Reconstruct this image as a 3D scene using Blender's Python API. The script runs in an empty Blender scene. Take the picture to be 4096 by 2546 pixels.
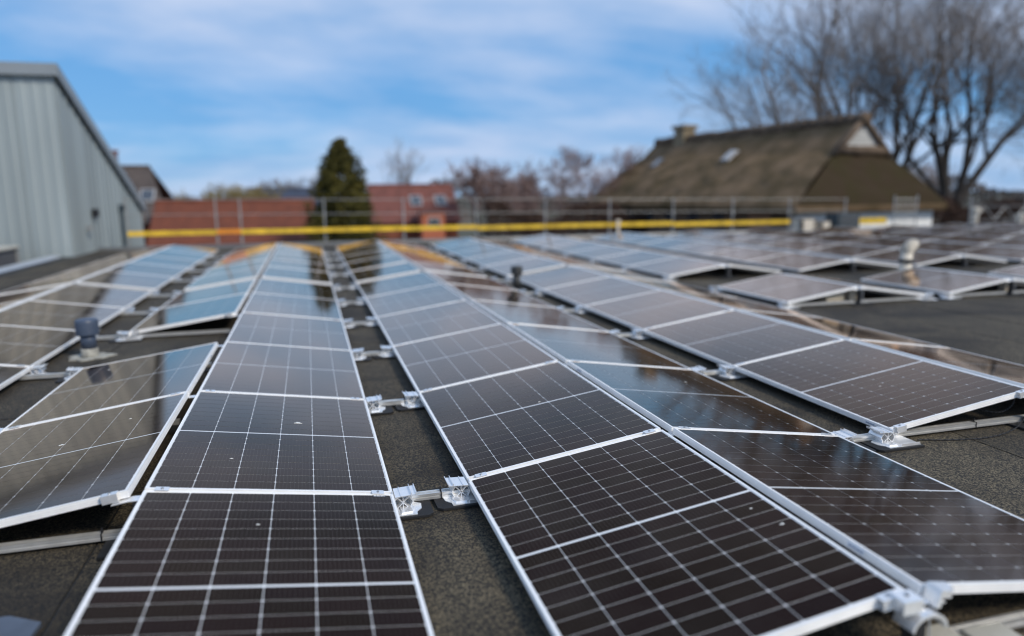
import bpy, math, random
from mathutils import Vector, Matrix

R = math.radians
random.seed(7)
scene = bpy.context.scene
C = scene.collection

# ---------------------------------------------------------------- camera, sky, sun, exposure
cam_d = bpy.data.cameras.new('camera')
cam = bpy.data.objects.new('camera', cam_d)
C.objects.link(cam)
scene.camera = cam
cam_d.sensor_width = 36.0
cam_d.lens = 25.16
cam_d.clip_start = 0.05
cam_d.clip_end = 2000
_r = Vector((0.96217663, -0.27225891, -0.0095509)); _u = Vector((0.05605611, 0.16355317, 0.98494064)); _f = Vector((0.26659679, 0.94822226, -0.17262881))
m = Matrix((( _r.x, _u.x, -_f.x, -0.333), (_r.y, _u.y, -_f.y, -3.4313), (_r.z, _u.z, -_f.z, 1.5738), (0, 0, 0, 1)))
cam.matrix_world = m
cam_d.dof.use_dof = True
cam_d.dof.focus_distance = 4.0
cam_d.dof.aperture_fstop = 0.57

SUN_EL, SUN_AZ = R(40), R(145)      # azimuth measured clockwise from +Y
world = bpy.data.worlds.new('World')
scene.world = world
world.use_nodes = True
wn, wl = world.node_tree.nodes, world.node_tree.links
wn.clear()
def W(t, **k):
    n = wn.new(t)
    for a, b in k.items(): setattr(n, a, b)
    return n
sky = W('ShaderNodeTexSky', sky_type='NISHITA', sun_disc=False)
sky.sun_elevation = SUN_EL; sky.sun_rotation = SUN_AZ
sky.air_density = 1.0; sky.dust_density = 0.0; sky.ozone_density = 3.0
hsv = W('ShaderNodeHueSaturation'); hsv.inputs['Saturation'].default_value = 1.12
hsv.inputs['Value'].default_value = 1.0
tint = W('ShaderNodeMix', data_type='RGBA', blend_type='MULTIPLY'); tint.inputs[0].default_value = 1.0; tint.inputs[7].default_value = (0.85, 0.98, 1.12, 1)
wl.new(sky.outputs[0], tint.inputs[6]); wl.new(tint.outputs[2], hsv.inputs['Color'])
tc = W('ShaderNodeTexCoord'); sep = W('ShaderNodeSeparateXYZ')
wl.new(tc.outputs['Generated'], sep.inputs[0])
mx = W('ShaderNodeMath', operation='MAXIMUM'); mx.inputs[1].default_value = 0.0
wl.new(sep.outputs['Z'], mx.inputs[0])
ad = W('ShaderNodeMath', operation='ADD'); ad.inputs[1].default_value = 0.26
wl.new(mx.outputs[0], ad.inputs[0])
dx = W('ShaderNodeMath', operation='DIVIDE'); dy = W('ShaderNodeMath', operation='DIVIDE')
wl.new(sep.outputs['X'], dx.inputs[0]); wl.new(ad.outputs[0], dx.inputs[1])
wl.new(sep.outputs['Y'], dy.inputs[0]); wl.new(ad.outputs[0], dy.inputs[1])
cmb = W('ShaderNodeCombineXYZ'); wl.new(dx.outputs[0], cmb.inputs[0]); wl.new(dy.outputs[0], cmb.inputs[1])
mp = W('ShaderNodeMapping'); mp.inputs['Scale'].default_value = (0.62, 1.0, 1.0); mp.inputs['Rotation'].default_value = (0, 0, R(12)); mp.inputs['Location'].default_value = (7.0, 1.62, 0.0)
wl.new(cmb.outputs[0], mp.inputs['Vector'])
nz = W('ShaderNodeTexNoise'); nz.inputs['Scale'].default_value = 0.9; nz.inputs['Detail'].default_value = 7; nz.inputs['Roughness'].default_value = 0.55; nz.inputs['Distortion'].default_value = 0.35
wl.new(mp.outputs[0], nz.inputs['Vector'])
rmp = W('ShaderNodeValToRGB'); rmp.color_ramp.elements[0].position = 0.36; rmp.color_ramp.elements[1].position = 0.62
wl.new(nz.outputs['Fac'], rmp.inputs[0])
nz2 = W('ShaderNodeTexNoise'); nz2.inputs['Scale'].default_value = 3.2; nz2.inputs['Detail'].default_value = 5
wl.new(mp.outputs[0], nz2.inputs['Vector'])
ccol = W('ShaderNodeMix', data_type='RGBA'); ccol.inputs[6].default_value = (1.0, 2.62, 5.1, 1); ccol.inputs[7].default_value = (4.4, 5.05, 6.5, 1)
rm2 = W('ShaderNodeMapRange'); rm2.inputs[1].default_value = 0.38; rm2.inputs[2].default_value = 0.63
addn = W('ShaderNodeMix', data_type='FLOAT'); addn.inputs[0].default_value = 0.3
wl.new(nz.outputs['Fac'], addn.inputs[2]); wl.new(nz2.outputs['Fac'], addn.inputs[3])
wl.new(addn.outputs[0], rm2.inputs[0]); wl.new(rm2.outputs[0], ccol.inputs[0])
cf = W('ShaderNodeMath', operation='MULTIPLY_ADD'); cf.inputs[1].default_value = 0.15; cf.inputs[2].default_value = 0.85      # thin veil everywhere, thicker in the clouds
wl.new(rmp.outputs[0], cf.inputs[0])
mixc = W('ShaderNodeMix', data_type='RGBA')
wl.new(cf.outputs[0], mixc.inputs[0]); wl.new(hsv.outputs[0], mixc.inputs[6]); wl.new(ccol.outputs[2], mixc.inputs[7])
bg = W('ShaderNodeBackground'); bg.inputs['Strength'].default_value = 0.11
wo = W('ShaderNodeOutputWorld')
wl.new(mixc.outputs[2], bg.inputs[0]); wl.new(bg.outputs[0], wo.inputs[0])

sd = bpy.data.lights.new('sun', 'SUN'); so = bpy.data.objects.new('sun', sd); C.objects.link(so)
sd.energy = 2.3; sd.angle = R(12); sd.color = (1.0, 0.91, 0.78)
sv = Vector((math.sin(SUN_AZ) * math.cos(SUN_EL), math.cos(SUN_AZ) * math.cos(SUN_EL), math.sin(SUN_EL)))
so.rotation_euler = sv.to_track_quat('Z', 'Y').to_euler()
so.location = sv * 60

vs = scene.view_settings
vs.view_transform = 'Standard'; vs.look = 'None'; vs.gamma = 1.0; vs.exposure = 0.35; vs.use_curve_mapping = False

scene.cycles.filter_width = 1.1

# ---------------------------------------------------------------- materials
def mat(name, col, rough=0.6, metal=0.0, var=0.0, scale=4.0, coord='Object', bump=0.0, bscale=30.0, col2=None, coat=0.0, coat_r=0.1, detail=4.0, rand=0.0, stretch=None, lo=0.35, hi=0.65, spec=0.5):
    M = bpy.data.materials.new(name); M.use_nodes = True
    n, l = M.node_tree.nodes, M.node_tree.links
    b = n['Principled BSDF']
    b.inputs['Base Color'].default_value = (*col, 1); b.inputs['Roughness'].default_value = rough; b.inputs['Metallic'].default_value = metal
    b.inputs['Coat Weight'].default_value = coat; b.inputs['Coat Roughness'].default_value = coat_r
    b.inputs['Specular IOR Level'].default_value = spec
    vec = None
    if var or bump or col2:
        if coord == 'World':
            g = n.new('ShaderNodeNewGeometry'); vec = g.outputs['Position']
        else:
            t = n.new('ShaderNodeTexCoord'); vec = t.outputs[coord]
        if stretch:
            mm = n.new('ShaderNodeMapping'); mm.inputs['Scale'].default_value = stretch; l.new(vec, mm.inputs[0]); vec = mm.outputs[0]
    out = None
    if var or col2:
        z = n.new('ShaderNodeTexNoise'); z.inputs['Scale'].default_value = scale; z.inputs['Detail'].default_value = detail
        l.new(vec, z.inputs['Vector'])
        rp = n.new('ShaderNodeValToRGB'); rp.color_ramp.elements[0].position = lo; rp.color_ramp.elements[1].position = hi
        c2 = col2 if col2 else tuple(min(1, c * (1 + var)) for c in col)
        c1 = col if col2 else tuple(c * (1 - var) for c in col)
        rp.color_ramp.elements[0].color = (*c1, 1); rp.color_ramp.elements[1].color = (*c2, 1)
        l.new(z.outputs['Fac'], rp.inputs[0]); out = rp.outputs[0]
        l.new(out, b.inputs['Base Color'])
    if rand:
        oi = n.new('ShaderNodeObjectInfo'); mr = n.new('ShaderNodeMapRange'); mr.inputs[3].default_value = 1 - rand; mr.inputs[4].default_value = 1 + rand
        l.new(oi.outputs['Random'], mr.inputs[0])
        hv = n.new('ShaderNodeHueSaturation'); l.new(mr.outputs[0], hv.inputs['Value'])
        if out: l.new(out, hv.inputs['Color'])
        else: hv.inputs['Color'].default_value = (*col, 1)
        l.new(hv.outputs[0], b.inputs['Base Color'])
    if bump:
        z2 = n.new('ShaderNodeTexNoise'); z2.inputs['Scale'].default_value = bscale; z2.inputs['Detail'].default_value = 3
        l.new(vec, z2.inputs['Vector'])
        bp = n.new('ShaderNodeBump'); bp.inputs['Strength'].default_value = bump; bp.inputs['Distance'].default_value = 0.01
        l.new(z2.outputs['Fac'], bp.inputs['Height']); l.new(bp.outputs[0], b.inputs['Normal'])
    return M

def cell_material(name, lines):
    M = bpy.data.materials.new(name); M.use_nodes = True
    n, l = M.node_tree.nodes, M.node_tree.links
    b = n['Principled BSDF']
    oi = n.new('ShaderNodeObjectInfo')
    rp = n.new('ShaderNodeValToRGB'); e = rp.color_ramp.elements
    e[0].color = (0.0100, 0.0052, 0.0054, 1); e[1].color = (0.0110, 0.0062, 0.0036, 1)
    x = rp.color_ramp.elements.new(0.35); x.color = (0.0125, 0.0062, 0.0054, 1)
    x = rp.color_ramp.elements.new(0.7); x.color = (0.0092, 0.0055, 0.0036, 1)
    l.new(oi.outputs['Random'], rp.inputs[0])
    col = rp.outputs[0]
    geo = n.new('ShaderNodeNewGeometry')
    dust = n.new('ShaderNodeTexNoise'); dust.inputs['Scale'].default_value = 2.3; dust.inputs['Detail'].default_value = 6
    l.new(geo.outputs['Position'], dust.inputs['Vector'])
    dm = n.new('ShaderNodeMapRange'); dm.inputs[1].default_value = .48; dm.inputs[2].default_value = .80; dm.inputs[3].default_value = 0.0; dm.inputs[4].default_value = .30
    l.new(dust.outputs['Fac'], dm.inputs[0])
    dmx = n.new('ShaderNodeMix'); dmx.data_type = 'RGBA'; dmx.inputs[7].default_value = (0.055, 0.048, 0.042, 1)
    l.new(dm.outputs[0], dmx.inputs[0]); l.new(col, dmx.inputs[6]); col = dmx.outputs[2]
    if lines:
        t = n.new('ShaderNodeTexCoord'); s = n.new('ShaderNodeSeparateXYZ'); l.new(t.outputs['Object'], s.inputs[0])
        a = n.new('ShaderNodeMath'); a.operation = 'MULTIPLY_ADD'; a.inputs[1].default_value = 10 / 0.1805; a.inputs[2].default_value = 20.0
        l.new(s.outputs['X'], a.inputs[0])
        f = n.new('ShaderNodeMath'); f.operation = 'FRACT'; l.new(a.outputs[0], f.inputs[0])
        c = n.new('ShaderNodeMath'); c.operation = 'LESS_THAN'; c.inputs[1].default_value = 0.045; l.new(f.outputs[0], c.inputs[0])
        mx = n.new('ShaderNodeMix'); mx.data_type = 'RGBA'; mx.inputs[7].default_value = (0.075, 0.07, 0.068, 1)
        l.new(c.outputs[0], mx.inputs[0]); l.new(col, mx.inputs[6]); col = mx.outputs[2]
    l.new(col, b.inputs['Base Color'])
    b.inputs['Specular IOR Level'].default_value = 0.0
    b.inputs['Roughness'].default_value = 0.8
    b.inputs['Sheen Weight'].default_value = 0.06; b.inputs['Sheen Roughness'].default_value = 0.12      # faint grazing sheen put in to make the far rows look silvery
    b.inputs['Sheen Tint'].default_value = (1.0, 0.93, 0.86, 1)
    gl = n.new('ShaderNodeBsdfGlossy'); gl.inputs['Color'].default_value = (1.0, 0.80, 0.66, 1)       # warm tint painted into the reflections to offset the blue of the sky
    lw = n.new('ShaderNodeLayerWeight'); lw.inputs['Blend'].default_value = 0.5
    fr = n.new('ShaderNodeValToRGB'); fe = fr.color_ramp.elements      # reflectance against viewing angle, steepened to brighten sky reflections on far rows
    fe[0].position = 0.0; fe[0].color = (.010,)*3 + (1,); fe[1].position = 1.0; fe[1].color = (1, 1, 1, 1)
    for p_, v_ in ((.46,.014), (.58,.05), (.68,.22), (.78,.60), (.90,.90)):
        k_ = fr.color_ramp.elements.new(p_); k_.color = (v_, v_, v_, 1)
    l.new(lw.outputs['Facing'], fr.inputs[0])
    ms = n.new('ShaderNodeMixShader'); l.new(fr.outputs[0], ms.inputs[0]); l.new(b.outputs[0], ms.inputs[1]); l.new(gl.outputs[0], ms.inputs[2])
    l.new(ms.outputs[0], n['Material Output'].inputs['Surface'])
    mr = n.new('ShaderNodeMapRange'); mr.inputs[1].default_value = 0.3; mr.inputs[2].default_value = 0.7; mr.inputs[3].default_value = 0.045; mr.inputs[4].default_value = 0.085
    l.new(dust.outputs['Fac'], mr.inputs[0]); l.new(mr.outputs[0], gl.inputs['Roughness'])
    return M

M_cell = cell_material('solar cell', True)
M_cellfar = cell_material('solar cell far', False)
M_back = mat('white backsheet', (0.74, 0.74, 0.73), 0.4, coat=1.0, coat_r=0.06)
M_frame = mat('anodised aluminium frame', (0.90,0.89,0.87), 0.40, 0.15, var=0.04, scale=9)
M_alu = mat('bare aluminium', (0.90, 0.90, 0.90), 0.25, 0.6, var=0.07, scale=25)
M_rail = mat('mill aluminium rail', (0.74, 0.73, 0.70), 0.32, 0.7, var=0.08, scale=14)
M_rubber = mat('black rubber', (0.012, 0.012, 0.013), 0.75, bump=0.2, bscale=120)
M_black = mat('black plastic', (0.012, 0.012, 0.014), 0.5)
M_steel = mat('bolt steel', (0.35, 0.36, 0.37), 0.35, 0.9)
M_sticker = mat('white sticker', (0.75, 0.77, 0.8), 0.5)
M_ink = mat('blue grey print', (0.10, 0.16, 0.30), 0.6)

def felt_material():
    M = bpy.data.materials.new('mineral roofing felt'); M.use_nodes = True
    n, l = M.node_tree.nodes, M.node_tree.links
    b = n['Principled BSDF']; b.inputs['Roughness'].default_value = 0.85
    g = n.new('ShaderNodeNewGeometry')
    big = n.new('ShaderNodeTexNoise'); big.inputs['Scale'].default_value = 0.9; big.inputs['Detail'].default_value = 5; big.inputs['Roughness'].default_value = 0.65
    l.new(g.outputs['Position'], big.inputs['Vector'])
    r1 = n.new('ShaderNodeValToRGB'); r1.color_ramp.elements[0].position = 0.38; r1.color_ramp.elements[1].position = 0.62
    big.inputs['Distortion'].default_value = 0.8
    r1.color_ramp.elements[0].color = (0.011, 0.0085, 0.005, 1); r1.color_ramp.elements[1].color = (0.033, 0.028, 0.019, 1)
    l.new(big.outputs['Fac'], r1.inputs[0])
    v = n.new('ShaderNodeTexVoronoi'); v.inputs['Scale'].default_value = 150
    l.new(g.outputs['Position'], v.inputs['Vector'])
    r2 = n.new('ShaderNodeValToRGB'); r2.color_ramp.elements[0].position = 0.35; r2.color_ramp.elements[1].position = 0.95
    r2.color_ramp.elements[0].color = (0.30, 0.29, 0.28, 1); r2.color_ramp.elements[1].color = (4.6, 4.3, 3.8, 1)
    s = n.new('ShaderNodeSeparateColor'); l.new(v.outputs['Color'], s.inputs[0]); l.new(s.outputs[0], r2.inputs[0])
    mul = n.new('ShaderNodeMix'); mul.data_type = 'RGBA'; mul.blend_type = 'MULTIPLY'; mul.inputs[0].default_value = 1.0
    l.new(r1.outputs[0], mul.inputs[6]); l.new(r2.outputs[0], mul.inputs[7])
    oi = n.new('ShaderNodeObjectInfo'); mr = n.new('ShaderNodeMapRange'); mr.inputs[3].default_value = 0.85; mr.inputs[4].default_value = 1.2
    l.new(oi.outputs['Random'], mr.inputs[0])
    hv = n.new('ShaderNodeHueSaturation'); l.new(mr.outputs[0], hv.inputs['Value']); l.new(mul.outputs[2], hv.inputs['Color'])
    l.new(hv.outputs[0], b.inputs['Base Color'])
    bp = n.new('ShaderNodeBump'); bp.inputs['Strength'].default_value = 0.6; bp.inputs['Distance'].default_value = 0.002
    l.new(s.outputs[1], bp.inputs['Height']); l.new(bp.outputs[0], b.inputs['Normal'])
    return M
M_felt = felt_material()
M_seam = mat('bitumen seam', (0.010, 0.010, 0.010), 0.7)

# ---------------------------------------------------------------- mesh helpers
class MB:
    def __init__(s): s.v = []; s.f = []
    def box(s, x0, x1, y0, y1, z0, z1):
        o = len(s.v)
        s.v += [(x0,y0,z0),(x1,y0,z0),(x1,y1,z0),(x0,y1,z0),(x0,y0,z1),(x1,y0,z1),(x1,y1,z1),(x0,y1,z1)]
        s.f += [tuple(o+i for i in q) for q in ((0,3,2,1),(4,5,6,7),(0,1,5,4),(1,2,6,5),(2,3,7,6),(3,0,4,7))]
        return s
    def prism(s, pts, a0, a1, axis='z'):
        """extrude polygon pts along an axis; pts are (x,y) for z, (x,z) for y, (y,z) for x"""
        o = len(s.v); n = len(pts)
        for a in (a0, a1):
            for p, q in pts:
                s.v.append((p, q, a) if axis == 'z' else (p, a, q) if axis == 'y' else (a, p, q))
        s.f.append(tuple(o + i for i in range(n))[::-1]); s.f.append(tuple(o + n + i for i in range(n)))
        for i in range(n):
            j = (i + 1) % n
            s.f.append((o + i, o + j, o + n + j, o + n + i))
        return s
    def tube(s, a, b, r0, r1=None, n=8, caps=True):
        a = Vector(a); b = Vector(b); r1 = r0 if r1 is None else r1
        d = (b - a).normalized()
        t = Vector((0,0,1)) if abs(d.z) < 0.9 else Vector((1,0,0))
        e = d.cross(t).normalized(); g = d.cross(e)
        o = len(s.v)
        for p, r in ((a, r0), (b, r1)):
            for i in range(n):
                q = p + (e * math.cos(2*math.pi*i/n) + g * math.sin(2*math.pi*i/n)) * r
                s.v.append(tuple(q))
        for i in range(n):
            j = (i+1) % n
            s.f.append((o+i, o+j, o+n+j, o+n+i))
        if caps:
            s.f.append(tuple(o+i for i in range(n))[::-1]); s.f.append(tuple(o+n+i for i in range(n)))
        return s
    def path(s, pts, r, n=6):
        for a, b in zip(pts, pts[1:]): s.tube(a, b, r, r, n)
        return s
    def lathe(s, prof, n=28, cx=0, cy=0):
        o = len(s.v); k = len(prof)
        for r, z in prof:
            for i in range(n):
                s.v.append((cx + r*math.cos(2*math.pi*i/n), cy + r*math.sin(2*math.pi*i/n), z))
        for a in range(k-1):
            for i in range(n):
                j = (i+1) % n
                s.f.append((o+a*n+i, o+a*n+j, o+(a+1)*n+j, o+(a+1)*n+i))
        s.f.append(tuple(o+i for i in range(n))[::-1]); s.f.append(tuple(o+(k-1)*n+i for i in range(n)))
        return s
    def mesh(s, name, mt, smooth=False):
        me = bpy.data.meshes.new(name); me.from_pydata(s.v, [], s.f); me.materials.append(mt)
        me.update()
        if smooth:
            for p in me.polygons: p.use_smooth = True
        return me
    def obj(s, name, mt, parent=None, smooth=False):
        return link(name, s.mesh(name, mt, smooth), parent)

def link(name, me, parent=None, loc=None, rot=None):
    o = bpy.data.objects.new(name, me); C.objects.link(o)
    if parent: o.parent = parent
    if loc: o.location = loc
    if rot: o.rotation_euler = rot
    return o
def tag(o, label=None, cat=None, group=None, kind=None):
    if label: o['label'] = label
    if cat: o['category'] = cat
    if group: o['group'] = group
    if kind: o['kind'] = kind
    return o
def thing(name, label, cat, loc=(0,0,0), rot=(0,0,0), group=None):
    o = bpy.data.objects.new(name, None); C.objects.link(o); o.empty_display_size = 0.2
    o.location = loc; o.rotation_euler = rot
    return tag(o, label, cat, group)
def soften(o, w=0.002, seg=2):
    b = o.modifiers.new('bevel', 'BEVEL'); b.width = w; b.segments = seg; b.limit_method = 'ANGLE'; b.angle_limit = R(40)
    return o
ORD = ['first','second','third','fourth','fifth','sixth','seventh','eighth','ninth','tenth','eleventh','twelfth','thirteenth','fourteenth','fifteenth','sixteenth']

# ---------------------------------------------------------------- setting: ground, roof
GZ = -3.0
g = MB(); N = 60
g.v = [(-900,-900,GZ),(900,-900,GZ),(900,900,GZ),(-900,900,GZ)]; g.f = [(0,1,2,3)]
tag(g.obj('ground', mat('winter grass', (0.05,0.055,0.03), 0.95, col2=(0.09,0.075,0.05), scale=0.25, coord='World')), kind='structure')

RX0, RX1, RY0, RY1 = -6.8, 31.0, -9.0, 20.45
roof = MB().box(RX0, RX1, RY0, RY1, -0.35, -0.006).obj('flat_roof', M_seam)
tag(roof, kind='structure')
strip_me = MB().prism([(-0.4935,-3.74),(0.4935,-3.74),(0.4935,3.74),(-0.4935,3.74)], -0.0055, 0.0).mesh('felt_strip', M_felt)
k = 0
x = RX0 + 0.95
while x < RX1:
    y = RY0 - random.uniform(0, 5) 
    while y < RY1:
        y0, y1 = max(y, RY0), min(y + 7.485, RY1)
        if y1 - y0 > 0.3 and not (x > 14 and y1 < 0):
            s = link('felt_strip', strip_me, roof, (x, (y0+y1)/2, random.uniform(-0.0005, 0.0015)), (0, R(random.uniform(-0.12, 0.12)), R(random.uniform(-0.05,0.05))))
            s.scale.y = (y1-y0-0.008)/7.48
        y += 7.485
    x += 1.0

# body of the building that carries the roof
bw = mat('pale brick', (0.30,0.22,0.17), 0.9, var=0.2, scale=3)
hall = thing('low_hall', 'low building whose flat roof carries the solar panels', 'building', (0,0,GZ))
MB().box(RX0+0.05, RX1-0.05, RY0+0.05, RY1-0.05, 0.0, -0.352-GZ).obj('wall', bw, hall)
# metal trims along the roof edges
M_trim = mat('grey metal trim', (0.13,0.135,0.14), 0.45, 0.4, var=0.08, scale=2)
tr = thing('roof_edge_trim', 'low grey metal edge trim along the far end of the flat roof', 'edge trim', (0,RY1,0))
for i in range(13):
    a = RX0 + i*2.9; b = min(a + 2.895, RX1)
    MB().prism([(-0.16,0.002),(-0.14,0.05),(-0.05,0.075),(0.03,0.075),(0.03,-0.25),(0.004,-0.25),(0.004,0.002)], a, b, 'x').obj('trim_length', M_trim, tr)
tr2 = thing('roof_edge_flashing', 'pale metal flashing along the left edge of the roof', 'flashing', (RX0,5,0))
M_flash = mat('pale flashing', (0.55,0.58,0.62), 0.4, 0.5, var=0.06, scale=2)
for i in range(5):
    MB().prism([(0.14,0.003),(0.12,0.045),(0.03,0.07),(-0.05,0.07),(-0.05,-0.3),(-0.004,-0.3),(-0.004,0.003)], -6+i*3.8, -6+i*3.8+3.79, 'y').obj('flashing_length', M_flash, tr2)

# ---------------------------------------------------------------- solar panels
TILT = 0.1438
PW, PL, FH = 1.134, 1.722, 0.035
H0 = 0.09
CW = PW * math.cos(TILT); HI = H0 + PW * math.sin(TILT)
PITCH = 1.742

fb = MB()
fb.box(0, .012, 0, PL, -FH, .0015).box(PW-.012, PW, 0, PL, -FH, .0015)
fb.box(.0122, PW-.0122, 0, .012, -FH, .0012).box(.0122, PW-.0122, PL-.012, PL, -FH, .0012)
for w0 in (-.011, -.021, -.031):      # drawn grooves on the outer faces
    fb.box(-.0014, .0005, .001, PL-.001, w0-.0022, w0+.0022).box(PW-.0005, PW+.0014, .001, PL-.001, w0-.0022, w0+.0022)
    fb.box(.001, PW-.001, -.0014, .0005, w0-.002, w0+.002).box(.001, PW-.001, PL-.0005, PL+.0014, w0-.002, w0+.002)
fb.box(.012, .03, .013, PL-.013, -FH, -FH+.002).box(PW-.03, PW-.012, .013, PL-.013, -FH, -FH+.002)
ME_frame = fb.mesh('frame', M_frame)
ME_back = MB().box(.0121, PW-.0121, .0121, PL-.0121, -.006, -.0016).mesh('backsheet', M_back)
CX, CY, CH = .1808, .0901, .0052
px_, py_ = .1838, .0931
def cell_poly(cx, cy):
    a, b = CX/2, CY/2
    return [(cx-a+CH,cy-b),(cx+a-CH,cy-b),(cx+a,cy-b+CH),(cx+a,cy+b-CH),(cx+a-CH,cy+b),(cx-a+CH,cy+b),(cx-a,cy+b-CH),(cx-a,cy-b+CH)]
ME_cell = MB().prism(cell_poly(0,0), -.0003, .0003).mesh('cell', M_cell)
cells = []
for i in range(6):
    for j in range(18):
        u_ = PW/2 + (i-2.5)*px_
        v_ = PL/2 + (j-8.5)*py_ + (.007 if j > 8 else -.007)
        cells.append((u_, v_))
gm = MB()
for u_, v_ in cells: gm.prism(cell_poly(u_, v_), -.0014, -.0007)
ME_grid = gm.mesh('cell_grid', M_cellfar)
ME_clamp = MB().box(-.03, .03, -.021, .021, .0022, .0052).box(-.03, .03, -.007, .007, -.02, .0022).mesh('clamp', M_alu)
ME_bolt = MB().tube((0,0,.005),(0,0,.0095), .0065, .0065, 8).mesh('bolt', M_steel)
ME_endclamp = MB().box(-.034, .034, -.024, .012, .0022, .0055).box(-.034, .034, -.027, -.024, -.034, .0055).box(-.034, .034, -.024, -.002, -.036, -.033).mesh('end_clamp', M_alu)
ME_stk = MB().box(-.0025, -.0017, -.045, .045, -.026, -.008).mesh('sticker', M_sticker)
ik = MB()
for q in range(7): ik.box(-.0031, -.0026, -.036+q*.0105, -.029+q*.0105, -.021+.002*(q%2), -.013)
ME_ink = ik.mesh('print', M_ink)

panels = {}
def panel(x_low, y0, up, label, group, detailed, front=False, key=None):
    """up=+1: rises towards +X; up=-1: rises towards -X"""
    if up > 0: loc, rot = (x_low, y0, H0), (0, -TILT, 0)
    else:      loc, rot = (x_low, y0 + PL, H0), (0, -TILT, math.pi)
    t = thing('solar_panel', label, 'solar panel', loc, rot, group)
    # slight settling so that no two panels lie in exactly the same plane
    t.rotation_euler.x += random.gauss(0, .0011); t.rotation_euler.y += random.gauss(0, .0013)
    link('frame', ME_frame, t); link('backsheet', ME_back, t)
    if detailed:
        for u_, v_ in cells: link('cell', ME_cell, t, (u_, v_, -.0010))
        v_n = -.010 if up > 0 else PL + .010       # near edge of the panel in its own axes
        for u_ in (.075, PW-.075):
            if front:
                c = link('end_clamp', ME_endclamp, t, (u_, 0 if up > 0 else PL, 0), (0, 0, 0 if up > 0 else math.pi))
                link('bolt', ME_bolt, c, (0, -.006, 0))
            else:
                c = link('clamp', ME_clamp, t, (u_, v_n, 0)); link('bolt', ME_bolt, c)
    else:
        tag(link('cell_grid', ME_grid, t), kind='stuff')
    if key: panels[key] = t
    return t

XL = {'A': -CW*2-.0706, 'L': 0.0, 'M': .3983, 'R': .3983+2*CW+.0706, 'S': 3.1075, 'T': 3.1075+2*CW+.0706, 'Zi': -2.7757, 'Zo': -2.7757-2*CW-.0706}
GAP = 0.30
far0 = 5*PITCH + GAP
def ys(first, off, n_far, skip=()):
    r = [k*PITCH + off for k in range(first, 5) if k not in skip]
    return r + [far0 + off + k*PITCH for k in range(n_far)]
rows = [
 ('L',  -1, ys(-1, 0, 5), 'the row left of the central gap', 'panels of the row left of the central gap'),
 ('M',  +1, ys(-1, .0677, 5), 'the row right of the central gap', 'panels of the row right of the central gap'),
 ('R',  -1, ys(-1, .0677, 5), 'the dark row behind the ridge', 'panels of the dark row right of the ridge'),
 ('S',  +1, ys(0, .0647, 5), 'the raised row facing the dark row', 'panels of the row beside the walkway'),
 ('T',  -1, ys(0, .0647, 5), 'the row sloping to open felt', 'panels sloping to the open felt'),
 ('A',  -1*-1, ys(0, 0, 5, (2,)), 'the row with one panel missing', 'panels of the row with a missing panel'),
 ('Zi', -1, ys(1, .207, 5), 'the row left of the vent pipe', 'panels of the row left of the vent pipe'),
 ('Zo', +1, ys(1, .207, 5), 'the row nearest the grey metal building', 'panels of the row nearest the metal building'),
]
for key, up, yl, desc, grp in rows:
    if key in ('A',): xl, u2 = XL['A'], +1          # A rises to the right, towards the shared ridge with L
    else: xl, u2 = XL[key], up
    for i, y in enumerate(yl):
        prev_gap = i == 0 or (y - yl[i-1]) > PITCH + .05
        panel(xl, y + .010, u2, 'solar panel, %s from the near end, in %s' % (ORD[i], desc), grp,
              y < 6.0 and key != 'Zo', front=prev_gap, key=(key, i))
# block of panels on the right, beyond the open walkway
P2 = 2.7135
for k in range(8):
    x0 = 5.80 + k*P2
    for up, xl, side in ((+1, x0, 'left'), (-1, x0 + 2*CW + .0706, 'right')):
        yl = [4.72] + [8.02 + q*PITCH for q in range(6)]
        if k >= 5: yl = yl[1:] if k < 7 else yl[2:]
        for i, y in enumerate(yl):
            panel(xl, y, up, 'solar panel, %s from camera, %s slope of the %s ridge beyond the walkway' % (ORD[i], side, ORD[k]),
                  'panels of the block beyond the walkway', False)
# stickers and a serial label on the nearest panels
for key, ypos in ((('S',0),.16), (('R',0),.30), (('R',1),1.45), (('L',1),.25), (('A',1),1.2)):
    t = panels[key]
    high = key[0] in ('R','L','A')
    o = link('sticker', ME_stk, t, (PW if high else 0, ypos if not (high and key[0] != 'A') else PL-ypos, 0), (0,0,math.pi if high else 0))
    link('print', ME_ink, o)
lab = MB().box(-.035,.035,-.009,.009,-.0005,.0004).obj('serial_label', M_black, panels[('L',0)]); lab.location = (.07, .026, -.0005)
pr = MB()
for q in range(9): pr.box(-.026+q*.006, -.023+q*.006+.001*(q%3), -.005, .004, .0005, .0008)
pr.obj('print', M_sticker, lab)

# bird droppings and specks of dirt on the glass
M_drop = mat('dried bird dropping', (0.70,0.70,0.66), 0.9, var=.15, scale=60)
for key, u_, v_, r_ in ((('L',1),.47,.63,.013), (('L',1),.80,1.3,.005), (('M',0),1.06,.55,.006), (('M',0),1.03,.72,.004), (('A',0),.55,1.05,.009), (('A',0),.86,1.32,.005), (('A',1),.30,1.40,.006), (('R',1),.35,.5,.006), (('S',0),.5,.62,.005), (('L',0),.62,.35,.005), (('M',1),.70,.9,.005)):
    pts = []
    for i in range(14):
        a = 2*math.pi*i/14; rr_ = r_*(1 + .3*math.sin(3*a+u_*40) + .2*math.sin(5*a+v_*30))
        pts.append((rr_*math.cos(a)*1.5, rr_*math.sin(a)))
    o = MB().prism(pts, 0, .0012).obj('bird_dropping', M_drop, panels[key]); o.location = (u_, v_, -.0007)

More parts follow.
